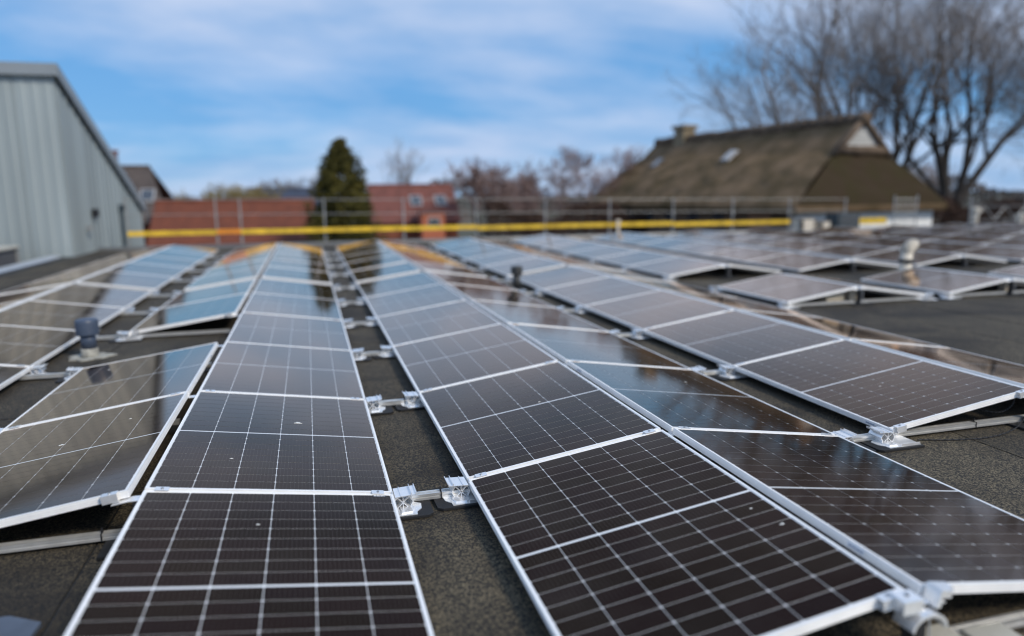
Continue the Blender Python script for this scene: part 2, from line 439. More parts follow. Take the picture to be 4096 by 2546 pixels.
# ---------------------------------------------------------------- mounting feet, rails, ridge supports
pad_me = MB().prism([(-.14,-.135),(.16,-.14),(.185,-.12),(.19,.06),(.17,.075),(-.14,.07)], .004, .016).mesh('rubber_pad', M_rubber)
bp = MB().prism([(-.13,-.115),(.105,-.122),(.108,-.09),(.135,-.055),(.14,.0),(.11,.022),(.10,.05),(-.13,.05)], .0162, .0195)
bp.box(-.12,.02,-.118,-.114,.0196,.034).box(-.12,.07,.044,.048,.0196,.036).prism([(.03,-.10),(.085,-.095),(.10,-.05),(.085,-.005),(.03,.0)], .0196, .027)
plate_me = bp.mesh('base_plate', M_alu)
br = MB()
def bar2(p, q, w, y0, y1):
    (a,b),(c,d) = p, q; L = math.hypot(c-a,d-b); nx, nz_ = -(d-b)/L*w/2, (c-a)/L*w/2
    br.prism([(a+nx,b+nz_),(a-nx,b-nz_),(c-nx,d-nz_),(c+nx,d+nz_)], y0, y1, 'y')
for (p, q) in (((-.012,.0205),(.048,.078)), ((.048,.0205),(-.012,.078)), ((-.016,.0205),(-.03,.05)), ((-.03,.05),(-.012,.079)), ((.052,.0205),(.068,.052)), ((.068,.052),(.05,.079)), ((.018,.021),(.018,.078))):
    bar2(p, q, .0032, -.055, .055)
bracket_me = br.mesh('bracket', M_alu)
tp = MB()
tp.prism([(-.02,.0795),(.085,.0855),(.085,.0885),(-.02,.0825)], -.058, .058, 'y')
tp.prism([(.058,.0866),(.061,.0866),(.061,.099),(.058,.099)], -.058, .058, 'y')
tp.prism([(.081,.0882),(.085,.0882),(.087,.097),(.083,.097)], -.058, .058, 'y')
tp.prism([(.006,.083),(.010,.083),(.010,.089),(.006,.089)], -.058, .058, 'y')
top_me = tp.mesh('top_plate', M_alu)
clip_me = MB().box(-.045,-.0055,-.022,.022,.0505,.0535).box(-.0052,-.0015,-.024,.024,.03,.0945).mesh('edge_clip', M_alu)
def foot(x, y, side, label, group):
    t = thing('mounting_foot', label, 'mounting foot', (x, y, 0), (0,0,0), group)
    t.scale.x = side
    t.rotation_euler.z += R(random.uniform(-4, 4))
    link('rubber_pad', pad_me, t); link('base_plate', plate_me, t)
    b = link('bracket', bracket_me, t, (.028,.018,0)); link('top_plate', top_me, b)
    link('edge_clip', clip_me, t)
    return t
def rail(x0, x1, y, label, group, tie=None):
    t = thing('base_rail', label, 'rail', (x0, y, 0), (0,0,R(random.uniform(-.3,.3))), group)
    L = x1 - x0
    prof = [(-.021,.018),(.021,.018),(.021,.030),(.016,.032),(.016,.036),(.021,.038),(.021,.050),(.010,.050),(.010,.045),(.003,.045),(.003,.050),(-.003,.050),(-.003,.045),(-.010,.045),(-.010,.050),(-.021,.050),(-.021,.038),(-.016,.036),(-.016,.032),(-.021,.030)]
    MB().prism(prof, 0, L, 'x').obj('rail_profile', M_rail, t)
    if tie is not None:
        MB().box(tie-.003, tie+.003, -.0235, .0235, .0155, .0525).box(tie-.004, tie+.004, -.004, .004, .0525, .075).obj('cable_tie', M_black, t)
    return t
saddle_me = MB().prism([(-.10,-.006),(-.03,.004),(.03,.004),(.10,-.006),(.10,-.010),(.03,0),(-.03,0),(-.10,-.010)], -.03, .03, 'y').mesh('saddle', M_alu)
post_me = MB().box(-.012,.012,-.03,.03,.016,HI-.048).box(-.03,.03,-.0025,.0025,.016,.12).mesh('post', mat('dark coated post', (0.03,0.032,0.036), 0.5, 0.3))
rod_me = MB().tube((.045,-.034,.02),(.03,-.034,HI-.052),.004,.004,6).mesh('tie_rod', M_alu)
def ridge(x, y, label, group):
    t = thing('ridge_support', label, 'ridge support', (x, y, 0), (0,0,0), group)
    link('saddle', saddle_me, t, (0,0,HI-.041)); link('post', post_me, t); link('tie_rod', rod_me, t); link('rubber_pad', pad_me, t, (-.01,0,0))
    return t

def joints(first, off): return [k*PITCH + off for k in range(first, 6)] + [far0 + off + k*PITCH for k in range(1, 5)]
jl, jm, js, jz = joints(0,0), joints(0,.0677), joints(0,.0647), joints(1,.207)
for i, y in enumerate(jl):
    foot(0, y, +1, 'aluminium foot on black pad, left side of the central gap, %s from camera' % ORD[i], 'feet in the central gap')
for i, y in enumerate(jm):
    foot(XL['M'], y-.02, -1, 'aluminium foot on black pad, right side of the central gap, %s from camera' % ORD[i], 'feet in the central gap')
    rail(-1.0, XL['M']+1.0, jl[i]+.055, 'aluminium base rail crossing the central gap, %s from camera' % ORD[i], 'rails in the central gap', 1.26 + random.uniform(-.03,.03))
for i, y in enumerate(jm):
    foot(XL['R'], y, +1, 'aluminium foot at low edge of the dark row, %s from camera' % ORD[i], 'feet in the gap right of the dark row')
for i, y in enumerate(js):
    foot(XL['S'], y, -1, 'aluminium foot under the raised right row facing the dark row, %s from camera' % ORD[i], 'feet in the gap right of the dark row')
    rail(XL['R']-.9, XL['S']+(1.12 if i else 2.2), y+.045, 'aluminium base rail crossing the gap beside the dark row, %s from camera' % ORD[i], 'rails in the gap right of the dark row', 2.02)
for i, y in enumerate(jl):
    if i == 0:
        rail(XL['A']-.2, -CW+.4, .045, 'bare base rail under the open near end of the left row', 'rails left of the central ridge', 1.19)
        continue
    foot(XL['A'], y, -1, 'aluminium foot at low edge of the gapped left row, %s from camera' % ORD[i-1], 'feet in the left gap')
    rail(XL['Zi']-.9, XL['A']+1.05, y+.05, 'aluminium base rail in the gap by the vent pipe, %s from camera' % ORD[i-1], 'rails in the left gap')
for i, y in enumerate(jz):
    foot(XL['Zi'], y, +1, 'aluminium foot at right low edge of far left row, %s from camera' % ORD[i], 'feet in the left gap')
for nm, xr, jj, dsc in (('A', -CW-.0353, jl, 'ridge left of the central gap'), ('M', XL['M']+CW+.0353, [-PITCH+.0677]+jm, 'ridge right of the central gap'), ('S', XL['S']+CW+.0353, js, 'ridge beside the open felt')):
    for i, y in enumerate(jj):
        if y > 9.5: break
        ridge(xr, y, 'metal support post under the %s, %s from camera' % (dsc, ORD[i]), 'ridge supports')
for k in range(3):
    x0 = 5.80 + k*P2; xm = x0 + CW + .0353; x1 = x0 + 2*CW + .0706
    foot(x0, 4.72, -1, 'aluminium foot at left low corner of the %s ridge beyond the walkway' % ORD[k], 'feet beyond the walkway')
    foot(x1, 4.72, +1, 'aluminium foot at right low corner of the %s ridge beyond the walkway' % ORD[k], 'feet beyond the walkway')
    ridge(xm, 4.72, 'dark post under the near end of the %s ridge beyond the walkway' % ORD[k], 'ridge supports')
    rail(x0, x1, 4.76, 'pale base rail across the near end of the %s ridge beyond the walkway' % ORD[k], 'rails beyond the walkway')
    ridge(xm, 8.0, 'dark post under the %s ridge behind the missing panels' % ORD[k], 'ridge supports')
for i in range(1, 7):
    foot(5.80, 8.02 + (i-1)*PITCH, -1, 'aluminium foot along the low edge past the missing panels, %s from camera' % ORD[i-1], 'feet beyond the walkway')
foot(5.80, 6.45, -1, 'aluminium foot at the back of the lone pale panel beyond the walkway', 'feet beyond the walkway')
rail(XL['M']+.7, XL['R']+.9, -PITCH+.0677+.02, 'pale base rail at the bottom right corner of the picture', 'rails right of the central gap')

# curved ridge bracket at the near end of the right-hand ridge
xr = XL['M'] + CW + .0353
t = thing('ridge_bracket', 'pale arched aluminium bracket at near end of the right-hand ridge', 'bracket', (xr, -PITCH+.05, 0))
pts = [(.062*math.cos(a)*1.15, HI-.105+.055*math.sin(a)) for a in [math.pi*i/14 for i in range(15)]]
pts += [(.054*math.cos(a)*1.15, HI-.108+.047*math.sin(a)) for a in [math.pi*(14-i)/14 for i in range(15)]]
a = MB()
for i in range(14):
    a.prism([pts[i], pts[i+1], pts[28-i], pts[29-i]], -.055, .03, 'y')
a.obj('arch', M_alu, t)
soften(MB().box(-.105,-.025,-.045,.02,HI-.046,HI+.006).obj('left_block', M_alu, t), .004)
soften(MB().prism([(.03,HI-.045),(.052,HI-.045),(.06,HI+.012),(.10,HI+.006),(.10,HI+.011),(.05,HI+.02)], -.04, .02, 'y').obj('right_hook', M_alu, t), .002)
MB().tube((-.065,-.012,HI+.006),(-.065,-.012,HI+.012),.008,.008,8).obj('bolt', M_steel, t)
MB().box(-.02,.02,-.02,.02,.016,HI-.1).obj('post', M_black, t)

# pale ballast slabs in front of that end
M_conc = mat('pale concrete', (0.40,0.38,0.32), 0.85, var=0.12, scale=6, bump=0.2, bscale=60)
for i, (xa, w, l, rz) in enumerate(((1.30,.15,.9,2), (1.48,.16,.95,-1), (1.67,.15,.9,1), (1.86,.17,1.0,-2))):
    o = MB().box(-w/2, w/2, -l, 0, .001, .062).obj('ballast_slab', M_conc)
    o.location = (xa, -1.62 - .05*(i % 2), .0); o.rotation_euler.z = R(rz); soften(o, .006)
    tag(o, 'pale concrete ballast slab at bottom right, %s of four from the left' % ORD[i], 'slab', 'ballast slabs')

# perforated bricks under the first ridge beyond the walkway
M_brick = mat('cream brick', (0.50,0.44,0.34), 0.85, var=0.1, scale=20)
def brick(loc, rot, label, length=.30):
    b = MB(); L, H, D = length, .11, .12
    nx = max(3, int(L/.05)); tw = L/nx
    b.box(0, L, .012, D, 0, H)
    b.box(0, L, 0, .0118, 0, .022).box(0, L, 0, .0118, H-.022, H).box(0, L, 0, .0118, .046, .064)
    for i in range(nx+1):
        xa = max(0, i*tw - .009); xb = min(L, i*tw + .009)
        b.box(xa, xb, .0002, .0116, .0222, .0458).box(xa, xb, .0002, .0116, .0642, H-.0222)
    o = b.obj('ballast_brick', M_brick); o.location = loc; o.rotation_euler = rot
    return tag(o, label, 'brick', 'perforated ballast bricks')
brick((6.50, 4.80, .052), (0,0,R(3)), 'cream perforated brick lying on the rail under the lone pale panel')
brick((6.99, 4.78, .055), (0,R(-90),0), 'cream perforated brick standing upright beside the ridge post', .15)
brick((9.78, 4.80, .052), (0,R(-90),0), 'cream perforated brick standing under the second ridge beyond the walkway', .15)

# cables
def cable(label, pts, r=.004):
    P = []
    for a, b, c, d in zip([pts[0]]+pts, pts, pts[1:], pts[2:]+[pts[-1]]):
        for s in range(6):
            q = s/6; A, B, C_, D = map(Vector, (a,b,c,d))
            P.append(tuple(.5*((2*B)+(C_-A)*q+(2*A-5*B+4*C_-D)*q*q+(3*B-A-3*C_+D)*q**3)))
    P.append(pts[-1])
    o = MB().path(P, r, 6).obj('cable', M_black, smooth=True)
    return tag(o, label, 'cable', 'black cables')
cable('black cable looping in front of the near right rail', [(3.3,.04,.008),(3.55,-.03,.006),(3.8,-.05,.006),(4.05,.0,.02),(4.25,.1,.05)])
cable('black cable hanging under the near corner of the right row', [(3.95,.25,.10),(4.1,.18,.07),(4.25,.2,.10),(4.4,.3,.16)], .005)
cable('black cable lying along the gap behind the vent pipe', [(-2.7,5.6,.01),(-2.5,5.4,.007),(-2.3,5.45,.007),(-2.0,5.3,.007)])

# ---------------------------------------------------------------- roof vents and loose things
M_vent = mat('slate blue plastic', (0.055,0.075,0.115), 0.42, var=0.06, scale=12)
M_mortar = mat('grey sealing mortar', (0.33,0.32,0.28), 0.9, var=0.25, scale=18, bump=0.5, bscale=40)
t = thing('vent_pipe', 'slate blue vent pipe with round cap in the gap left by a missing panel', 'vent pipe', (-2.49, 4.39, 0))
MB().lathe([(.069,.09),(.069,.26)], 32).obj('pipe', M_vent, t, True)
capo = MB().lathe([(.092,.232),(.1,.232),(.101,.24),(.102,.36),(.099,.378),(.088,.388),(.03,.393),(.001,.394)], 36).obj('cap', M_vent, t, False)
for p in capo.data.polygons: p.use_smooth = len(p.vertices) == 4
MB().lathe([(.078,.0),(.079,.04),(.077,.093),(.0715,.096)], 28).obj('collar', M_mortar, t, True)
pts = []
for i in range(40):
    a = 2*math.pi*i/40; r = .17 + .02*math.sin(3*a+1) + .018*math.sin(7*a) + .01*math.sin(13*a)
    pts.append((r*math.cos(a)*1.12, r*math.sin(a)*.95))
MB().prism(pts, .001, .014).obj('mortar_flange', M_mortar, t)
M_vent2 = mat('dark grey vent', (0.035,0.037,0.036), 0.55)
t = thing('vent_pipe', 'dark grey vent pipe rising from the gap beside the dark row', 'vent pipe', (2.91, 7.79, 0))
MB().lathe([(.06,.0),(.06,.27)], 24).obj('pipe', M_vent2, t, True)
MB().lathe([(.085,.255),(.095,.26),(.097,.36),(.09,.385),(.03,.395),(.001,.396)], 28).obj('cap', M_vent2, t)
MB().lathe([(.15,.001),(.14,.012),(.066,.03)], 24).obj('flange', M_rubber, t)
M_cream = mat('cream plastic', (0.62,0.56,0.46), 0.5, var=0.05, scale=8)
t = thing('roof_cowl', 'cream ventilation cowl standing behind the second right-hand ridge', 'vent cowl', (9.72, 6.75, 0))
MB().lathe([(.16,.001),(.15,.02),(.10,.10),(.095,.50)], 28).obj('pipe', M_cream, t, True)
hood = MB()
for i in range(10):
    a0, a1 = R(i*10), R((i+1)*10)
    hood.tube((.12-.12*math.cos(a0), 0, .48+.12*math.sin(a0)), (.12-.12*math.cos(a1), 0, .48+.12*math.sin(a1)), .105, .105, 20)
hood.obj('hood', M_cream, t)
MB().lathe([(.108,.30),(.122,.30),(.122,.36),(.108,.36)], 24).obj('band', M_black, t)

mat_ = MB().prism([(-.42,-.30),(.30,-.34),(.33,.12),(.20,.20),(-.45,.22)], .002, .02).obj('rubber_mat', mat('slate blue mat', (0.075,0.095,0.13), 0.6, var=0.15, scale=9))
mat_.location = (-1.70, -.74, 0); tag(mat_, 'slate blue rubber mat on the felt in the bottom left corner', 'mat')

# ---------------------------------------------------------------- guard rail along the far roof edge
M_galv = mat('galvanised steel', (0.33,0.34,0.34), 0.5, 0.4, var=0.1, scale=6)
M_yel = mat('yellow board', (0.72,0.47,0.03), 0.6, var=0.25, scale=3.0, rand=.1)
M_org = mat('orange board', (0.72,0.26,0.02), 0.55, var=0.12, scale=1.2)
fx = [-5.65,-3.11,-2.39,.19,2.77,5.28,7.79,10.26,12.82,15.36,17.89,20.51]
t = thing('guard_rail', 'galvanised guard rail with yellow toe boards along the far roof edge', 'guard rail', (0, 20.9, 0))
for i, x in enumerate(fx):
    zt = 1.52 - .011*max(0, x+5)
    q = MB().tube((x,.06,-.45),(x,.06,zt),.026,.026,10).obj('post', M_galv, t)
    MB().box(x-.04,x+.04,.02,.10,.12,.2).box(x-.035,x+.035,.015,.1,zt-.62,zt-.56).obj('coupler', M_galv, q)
for a, b in zip(fx, fx[1:]):
    za, zb = 1.47-.011*max(0,a+5), 1.47-.011*max(0,b+5)
    MB().tube((a-.05,.02,za),(b+.05,.02,zb),.0095,.0095,8).obj('rail', M_galv, t)
    MB().tube((a-.05,.02,za-.46),(b+.05,.02,zb-.46),.0095,.0095,8).obj('rail', M_galv, t)
    if b < 18.5:
        z0 = .43 - .0046*(a+2.4) - .07 + random.uniform(-.015,.015)
        MB().box(a+.005,b-.005,-.02,.012,z0,z0+.14).obj('toe_board', M_org if abs(a+3.11) < .01 else M_yel, t)
    elif b > 20:
        MB().box(20.7,22.5,-.02,.012,.18,.42).obj('toe_board', M_yel, t); MB().box(18.0,19.0,-.02,.012,.24,.42).obj('toe_board', M_yel, t)
# scaffold deck outside the edge
M_deck = mat('weathered deck', (0.20,0.17,0.13), 0.8, var=0.25, scale=5)
t = thing('scaffold_deck', 'narrow brown scaffold deck outside the guard rail', 'scaffold deck', (0, 21.3, -.2))
for i in range(11):
    for j in range(3):
        MB().box(-6.4+i*2.57,-6.4+i*2.57+2.55,-.28+j*.3,.01+j*.3,-.05,-.001-.002*j).obj('plank', M_deck, t)

# lattice ladder gate, equipment and truss near the right end
def ladder(loc, label, w=1.1, h=1.3):
    t = thing('lattice_gate', label, 'gate', loc)
    for x in (0, w): MB().tube((x,0,0),(x,0,h),.03,.03,8).obj('upright', M_galv, t)
    for k in range(5): MB().tube((0,0,.15+k*.25),(w,0,.15+k*.25),.02,.02,6).obj('rung', M_galv, t)
    for k in range(3): MB().tube((.25+k*.3,0,.15),(.25+k*.3,0,1.15),.016,.016,6).obj('bar', M_galv, t)
    return t
ladder((22.0,20.0,0.02), 'galvanised lattice gate before the white house wall')
t = thing('air_unit', 'dark teal air handling unit on the far right of the roof', 'air unit', (19.55,19.9,0))
M_ac = mat('dark teal metal', (0.035,0.055,0.068), 0.5, 0.2, var=0.1, scale=5)
soften(MB().box(-.5,.5,-.3,.4,.06,.66).obj('casing', M_ac, t), .01)
for k in range(7): MB().box(-.42,.42,-.318,-.302,.13+k*.07,.165+k*.07).obj('louvre', M_trim, t)
for s in (-1,1): MB().box(s*.4-.05,s*.4+.05,-.28,.38,.0,.06).obj('skid', M_black, t)
for i, (x, w, h) in enumerate(((17.75,.62,.5),(18.55,.5,.38))):
    t = thing('roof_box', ('cream roof box with dark side at the far roof edge','smaller cream roof box beside the teal air unit')[i], 'roof box', (x,19.95,0))
    soften(MB().box(-w/2,w/2,-.25,.25,.02,h).obj('casing', M_cream, t), .012); MB().box(-w/2-.03,w/2+.03,-.28,.28,h+.001,h+.03).obj('lid', M_trim, t)
    MB().box(-w/2-.012,-w/2+.16,-.262,-.251,.05,h-.04).obj('hatch', M_black, t)
tb = MB().box(-.04,.04,-.04,.04,.001,.55).box(-.07,.07,-.07,.07,.55,.62).obj('marker_post', M_cream); tb.location = (9.9,19.4,0); tag(tb, 'short cream post at the far roof edge below the guard rail', 'post')
for i, (x, y, h) in enumerate(((27.9,21.6,.75),(28.4,19.9,.5))):
    o = MB().lathe([(.13,.001),(.13,h*.7),(.19,h*.72),(.19,h*.95),(.05,h)], 16).obj('vent_pipe', M_cream); o.location = (x,y,0)
    tag(o, ('tall','short')[i]+' cream vent stack in front of the brown trees at far right', 'vent stack')
t = thing('lattice_girder', 'grey lattice girder along the roof edge at far right', 'lattice girder', (26.5,20.6,.0))
M_dark = mat('dark steel', (0.10,0.10,0.105), 0.6, 0.2)
MB().box(0,6,-.03,.03,.78,.84).obj('top_chord', M_dark, t); MB().box(0,6,-.03,.03,.2,.26).obj('bottom_chord', M_dark, t)
for k in range(10):
    a, b = (.2+k*.56, .26) if k % 2 == 0 else (.2+k*.56, .78)
    MB().tube((.2+k*.56,0,.25 if k%2==0 else .79),(.2+(k+1)*.56,0,.79 if k%2==0 else .25),.022,.022,6).obj('diagonal', M_galv, t)
for k in (0,3,6): MB().tube((k,0,0),(k,0,1.25),.03,.03,8).obj('post', M_galv, t)

# ---------------------------------------------------------------- grey metal building
M_clad = mat('grey green metal cladding', (0.31,0.355,0.36), 0.5, 0.15, var=0.10, scale=.5, coord='World', rand=.13, stretch=(1,1,.25))
M_fas = mat('grey fascia', (0.27,0.30,0.32), 0.5, 0.2, var=.05, scale=1)
bx, by, bz = -6.42, 18.2, GZ
t = thing('metal_building', 'grey metal clad building with sloping roof at the left edge', 'building', (bx, by, bz))
HT, HE, DEP = 4.72-GZ, 1.1-GZ, 8.6      # high side height, low side height, depth
def topz(d): return HT + (HE-HT)*d/DEP
n = 9; w = .93
for i in range(n):          # front face panels (towards the camera)
    q = MB()
    x1 = -i*w; x0 = x1 - w + .015
    q.box(x0, x1, -.03, .0, 0, HT-.02)
    for s in range(3): q.prism([(x0+.1+s*.28,-.0302),(x0+.13+s*.28,-.044),(x0+.2+s*.28,-.044),(x0+.23+s*.28,-.0302)], 0, HT-.03, 'z')
    q.obj('cladding_panel', M_clad, t)
for i in range(9):          # side face panels (towards the panels)
    d0 = i*.955; d1 = min(d0 + .94, DEP)
    q = MB()
    q.prism([(d0,0),(d1,0),(d1,topz(d1)-.03),(d0,topz(d0)-.03)], .003, .03, 'x')
    for s in range(2):
        c = d0 + .2 + s*.45
        o = len(q.v)
        for yy, zt in ((c-.06,topz(c-.06)-.05),(c+.06,topz(c+.06)-.05)):
            q.v += [(.0302,yy,0),(.0302,yy,zt)]
        q.v += [(.058,c-.03,0),(.058,c-.03,topz(c)-.07),(.058,c+.03,0),(.058,c+.03,topz(c)-.07)]
        q.f += [(o,o+4,o+5,o+1),(o+4,o+6,o+7,o+5),(o+6,o+2,o+3,o+7)]
    q.obj('cladding_panel', M_clad, t)
rf = MB().prism([(-.16,HT-.02),(DEP+.12,topz(DEP+.12)-.02),(DEP+.12,topz(DEP+.12)+.18),(-.16,HT+.18)], -8.6, .14, 'x').obj('roof', M_fas, t)
MB().prism([(-.2,HT-.10),(-.163,HT-.10),(-.163,HT+.20),(-.2,HT+.20)], -8.7, .16, 'x').obj('fascia', M_fas, rf)
MB().prism([(-.16,HT-.14),(DEP+.12,topz(DEP+.12)-.14),(DEP+.12,topz(DEP+.12)+.2),(-.16,HT+.2)], .142, .17, 'x').obj('verge_trim', M_fas, rf)
MB().box(-8.4,-.001,.001,DEP,0,HE-.1).obj('core', M_black, t)
q = MB().box(.03,.05,2.0,2.25,4.0,4.12).box(.05,.16,1.97,2.28,3.98,4.22).obj('wall_lamp', M_black, t)
q = MB().tube((.03,1.3,3.72),(.16,1.25,3.7),.03,.03,8).box(.10,.2,1.15,1.35,3.64,3.76).obj('camera_housing', M_galv, t)
q = MB().tube((.11,5.2,2.9),(.11,5.2,4.1),.05,.05,10).box(.05,.19,5.08,5.32,4.1,4.3).obj('downpipe', M_ac, t)
M_bench = mat('beige board', (0.46,0.44,0.38), 0.7, var=.08, scale=3)
t = thing('roof_platform', 'low platform with beige top beyond the roof edge at left', 'platform', (-8.2,15.2,0))
soften(MB().box(-1.4,1.05,-1.6,1.5,.36,.42).obj('top', M_bench, t), .006)
MB().box(-1.3,.98,-1.5,1.42,-.35,.355).obj('core', M_dark, t)
for sx in (-1.3,1.0):
    for sy in (-1.55,1.45): MB().box(sx-.035,sx+.035,sy-.035,sy+.035,-3,.3595).obj('leg', M_galv, t)
t = MB().box(-8.9,-6.55-.45,14.2,14.235,.43,.66).obj('toe_board', M_yel); tag(t, 'yellow board standing on the platform at the left edge', 'board')

# ---------------------------------------------------------------- houses behind
M_tile = mat('red roof tiles', (0.15,0.05,0.036), 0.8, var=.25, scale=2.5)
M_bk = mat('orange brick', (0.20,0.065,0.036), 0.85, var=.2, scale=3)
M_glass = mat('window glass', (0.05,0.06,0.075), 0.08, 0.0, coat=.6)
M_white = mat('white paint', (0.85,0.85,0.83), 0.6, var=.04, scale=2)
M_dtile = mat('dark brown tiles', (0.075,0.058,0.05), 0.8, var=.2, scale=2)
M_slate = mat('dark blue slate', (0.035,0.042,0.065), 0.5, var=.2, scale=2)
M_wframe = mat('grey white window frame and lit pane', (0.42,0.42,0.42), 0.6)
def window(parent, x, y, z, w, h, ny=-1):
    f = MB()
    f.box(x-w/2,x+w/2,y-.05,y-.004,z,z+.07).box(x-w/2,x+w/2,y-.05,y-.004,z+h-.07,z+h).box(x-w/2,x-w/2+.07,y-.05,y-.004,z+.072,z+h-.072).box(x+w/2-.07,x+w/2,y-.05,y-.004,z+.072,z+h-.072).box(x-.025,x+.025,y-.045,y-.004,z+.072,z+h-.072)
    f = f.obj('window', M_wframe, parent)
    MB().box(x-w/2+.06,x+w/2-.06,y-.02,y-.006,z+.06,z+h-.06).obj('pane', M_glass, f)
def gabled(name, label, loc, L, D, eave, ridgez, wallm, roofm, rz=0, wins=(), over=.35, hip=0.0, chim=None, sky_=()):
    """long side along local x facing -y; heights above ground"""
    t = thing(name, label, 'house', loc, (0,0,rz))
    MB().box(-L/2,L/2,-D/2,D/2,0,eave).prism([(-D/2+.01,eave+.001),(D/2-.01,eave+.001),(0,ridgez-.12)],-L/2+.01+hip,L/2-.01-hip,'x').obj('wall', wallm, t)
    q = MB(); th = .12
    sl = (ridgez-eave)/(D/2)
    ye, ze = D/2+over, eave - over*sl
    for s in (-1,1):
        o = len(q.v)
        q.v += [(-L/2-over,s*ye,ze),(L/2+over,s*ye,ze),(L/2+over-hip,0,ridgez),(-L/2-over+hip,0,ridgez),(-L/2-over,s*ye,ze+th),(L/2+over,s*ye,ze+th),(L/2+over-hip,0,ridgez+th),(-L/2-over+hip,0,ridgez+th)]
        q.f += [tuple(o+i for i in f) for f in ((0,1,2,3),(4,5,6,7),(0,1,5,4),(1,2,6,5),(0,3,7,4))]
    rf = q.obj('roof', roofm, t)
    MB().tube((-L/2-over+hip,0,ridgez+.12),(L/2+over-hip,0,ridgez+.12),.1,.1,8).obj('ridge_tiles', roofm, rf)
    if chim is not None: MB().box(chim-.35,chim+.35,-.3,.3,ridgez-.6,ridgez+1.0).box(chim-.42,chim+.42,-.37,.37,ridgez+1.001,ridgez+1.12).obj('chimney', M_bk, rf)
    for (x, f) in sky_:
        y = -ye + ye*f; z = ze + (ridgez-ze)*f + th
        a = math.atan2(ridgez-ze, ye)
        o = MB().box(-.4,.4,-.55,.55,.0,.08).obj('roof_window', M_wframe, rf); o.location = (x,y,z); o.rotation_euler = (a,0,0)
        MB().box(-.33,.33,-.48,.48,.081,.09).obj('pane', M_glass, o)
    for (x, z, w, h) in wins: window(t, x, -D/2, z, w, h)
    return t
gabled('terrace_house', 'long low building with rust red roof behind the yellow boards at left', (-4.4,43.2,GZ), 8.4, 6.4, 2.0, 4.15, M_bk, mat('rust red tiles', (0.135,0.036,0.015), .8, var=.2, scale=2), over=.3)
gabled('brick_house', 'red tiled house behind the conifer with two roof windows', (6.9,49,GZ), 5.6, 6, 2.75, 5.05, M_bk, M_tile, over=.25, sky_=((.15,.55),(1.9,.55)))
t = thing('brick_house_wing', 'small painted-lit brick wing with a white window beside the conifer', 'house', (7.7,45.0,GZ))
MB().box(-.75,.75,-.8,.8,0,3.35).obj('wall', mat('painted-lit brick', (0.42,0.13,0.07), .85, var=.15, scale=4), t); MB().box(-.9,.9,-.95,.95,3.352,3.45).obj('roof', M_tile, t); window(t, .05, -.8, 2.35, .8, .65)  # brick lightened, the bright light on this wing painted into its colour
gabled('village_house', 'dark brown hipped house behind the corner of the metal building', (-11.0,47.5,GZ), 4.8, 7, 3.2, 6.3, M_bk, M_dtile, hip=1.5, over=.3, chim=-1.0, sky_=((1.3,.45),))
gabled('village_house', 'dark blue roofed house far behind the rust red roof', (-1.4,58,GZ), 6.2, 7, 3.0, 4.95, M_white, M_slate, over=.4)

# thatched farmhouse
M_thatch = mat('mossy thatch', (0.20,0.135,0.082), 1.0, col2=(0.095,0.068,0.036), scale=.75, bump=1.0, bscale=5, coord='World', detail=8, spec=.1)
M_ridge = mat('ridge thatch', (0.13,0.096,0.070), 1.0, var=.25, scale=2, bump=.8, bscale=8, spec=.1)
HN, HF = Vector((28.5,29.5)), Vector((26.3,48.9))
HD = (HF-HN).normalized(); HTv = Vector((-HD.y, HD.x))
house = thing('thatched_farmhouse', 'thatched farmhouse with white gable tip and chimney at right', 'house', (HN.x, HN.y, GZ), (0,0,math.atan2(HD.y,HD.x)))
# local: x along the ridge (0 near .. 19.5 far), y to the left (+) side, z above ground
Z = lambda z: z - GZ
def patch(q, a, b, c, d, nu, nv, amp, sag=.0):
    o = len(q.v); a,b,c,d = map(Vector,(a,b,c,d)); nrm = (b-a).cross(d-a).normalized()
    for i in range(nu+1):
        for j in range(nv+1):
            u, v = i/nu, j/nv
            p = a.lerp(b,u).lerp(d.lerp(c,u), v)
            e = 0 if i in (0,nu) or j in (0,nv) else 1
            p += nrm*(random.uniform(-amp,amp)*e - sag*math.sin(math.pi*v))
            q.v.append(tuple(p))
    for i in range(nu):
        for j in range(nv):
            k = o + i*(nv+1) + j
            q.f.append((k, k+nv+1, k+nv+2, k+1))
q = MB()
eL, eR, nS, fS = 5.7, 5.0, -1.6, 20.6
ez = Z(.75)
apex, far = (0,0,Z(5.3)), (19.5,0,Z(5.3))
glp, grp_ = (0,1.75,Z(3.55)), (0,-1.75,Z(3.55))
nl, nr, fl, fr = (nS,eL,ez), (nS,-eR,ez), (fS,eL,ez), (fS,-eR,ez)
patch(q, glp, (19.5,1.2,Z(4.2)), far, apex, 30, 6, .05)
patch(q, nl, fl, (19.5,1.2,Z(4.2)), glp, 34, 14, .10, .15)
patch(q, nr, fr, (19.5,-1.2,Z(4.2)), grp_, 20, 10, .06)
patch(q, grp_, (19.5,-1.2,Z(4.2)), far, apex, 20, 4, .05)
hipq = MB(); patch(hipq, nr, nl, glp, grp_, 16, 12, .08, .1)
patch(q, fl, fr, (19.5,-1.2,Z(4.2)), (19.5,1.2,Z(4.2)), 10, 8, .06)
q.f.append(tuple(range(len(q.v), len(q.v)+3))); q.v += [(19.5,1.2,Z(4.2)),(19.5,-1.2,Z(4.2)),far]
for a_, b_ in ((nl,fl),(nl,nr),(nr,fr),(fl,fr)):        # thick eaves
    mid = Vector((9,0,0))
    o = len(q.v)
    for p in (a_, b_):
        inn = Vector(p) + (mid-Vector(p)).normalized()*.5
        q.v += [tuple(p), (p[0],p[1],p[2]-.32), (inn.x, inn.y, p[2]-.38)]
    q.f += [(o,o+3,o+4,o+1),(o+1,o+4,o+5,o+2)]
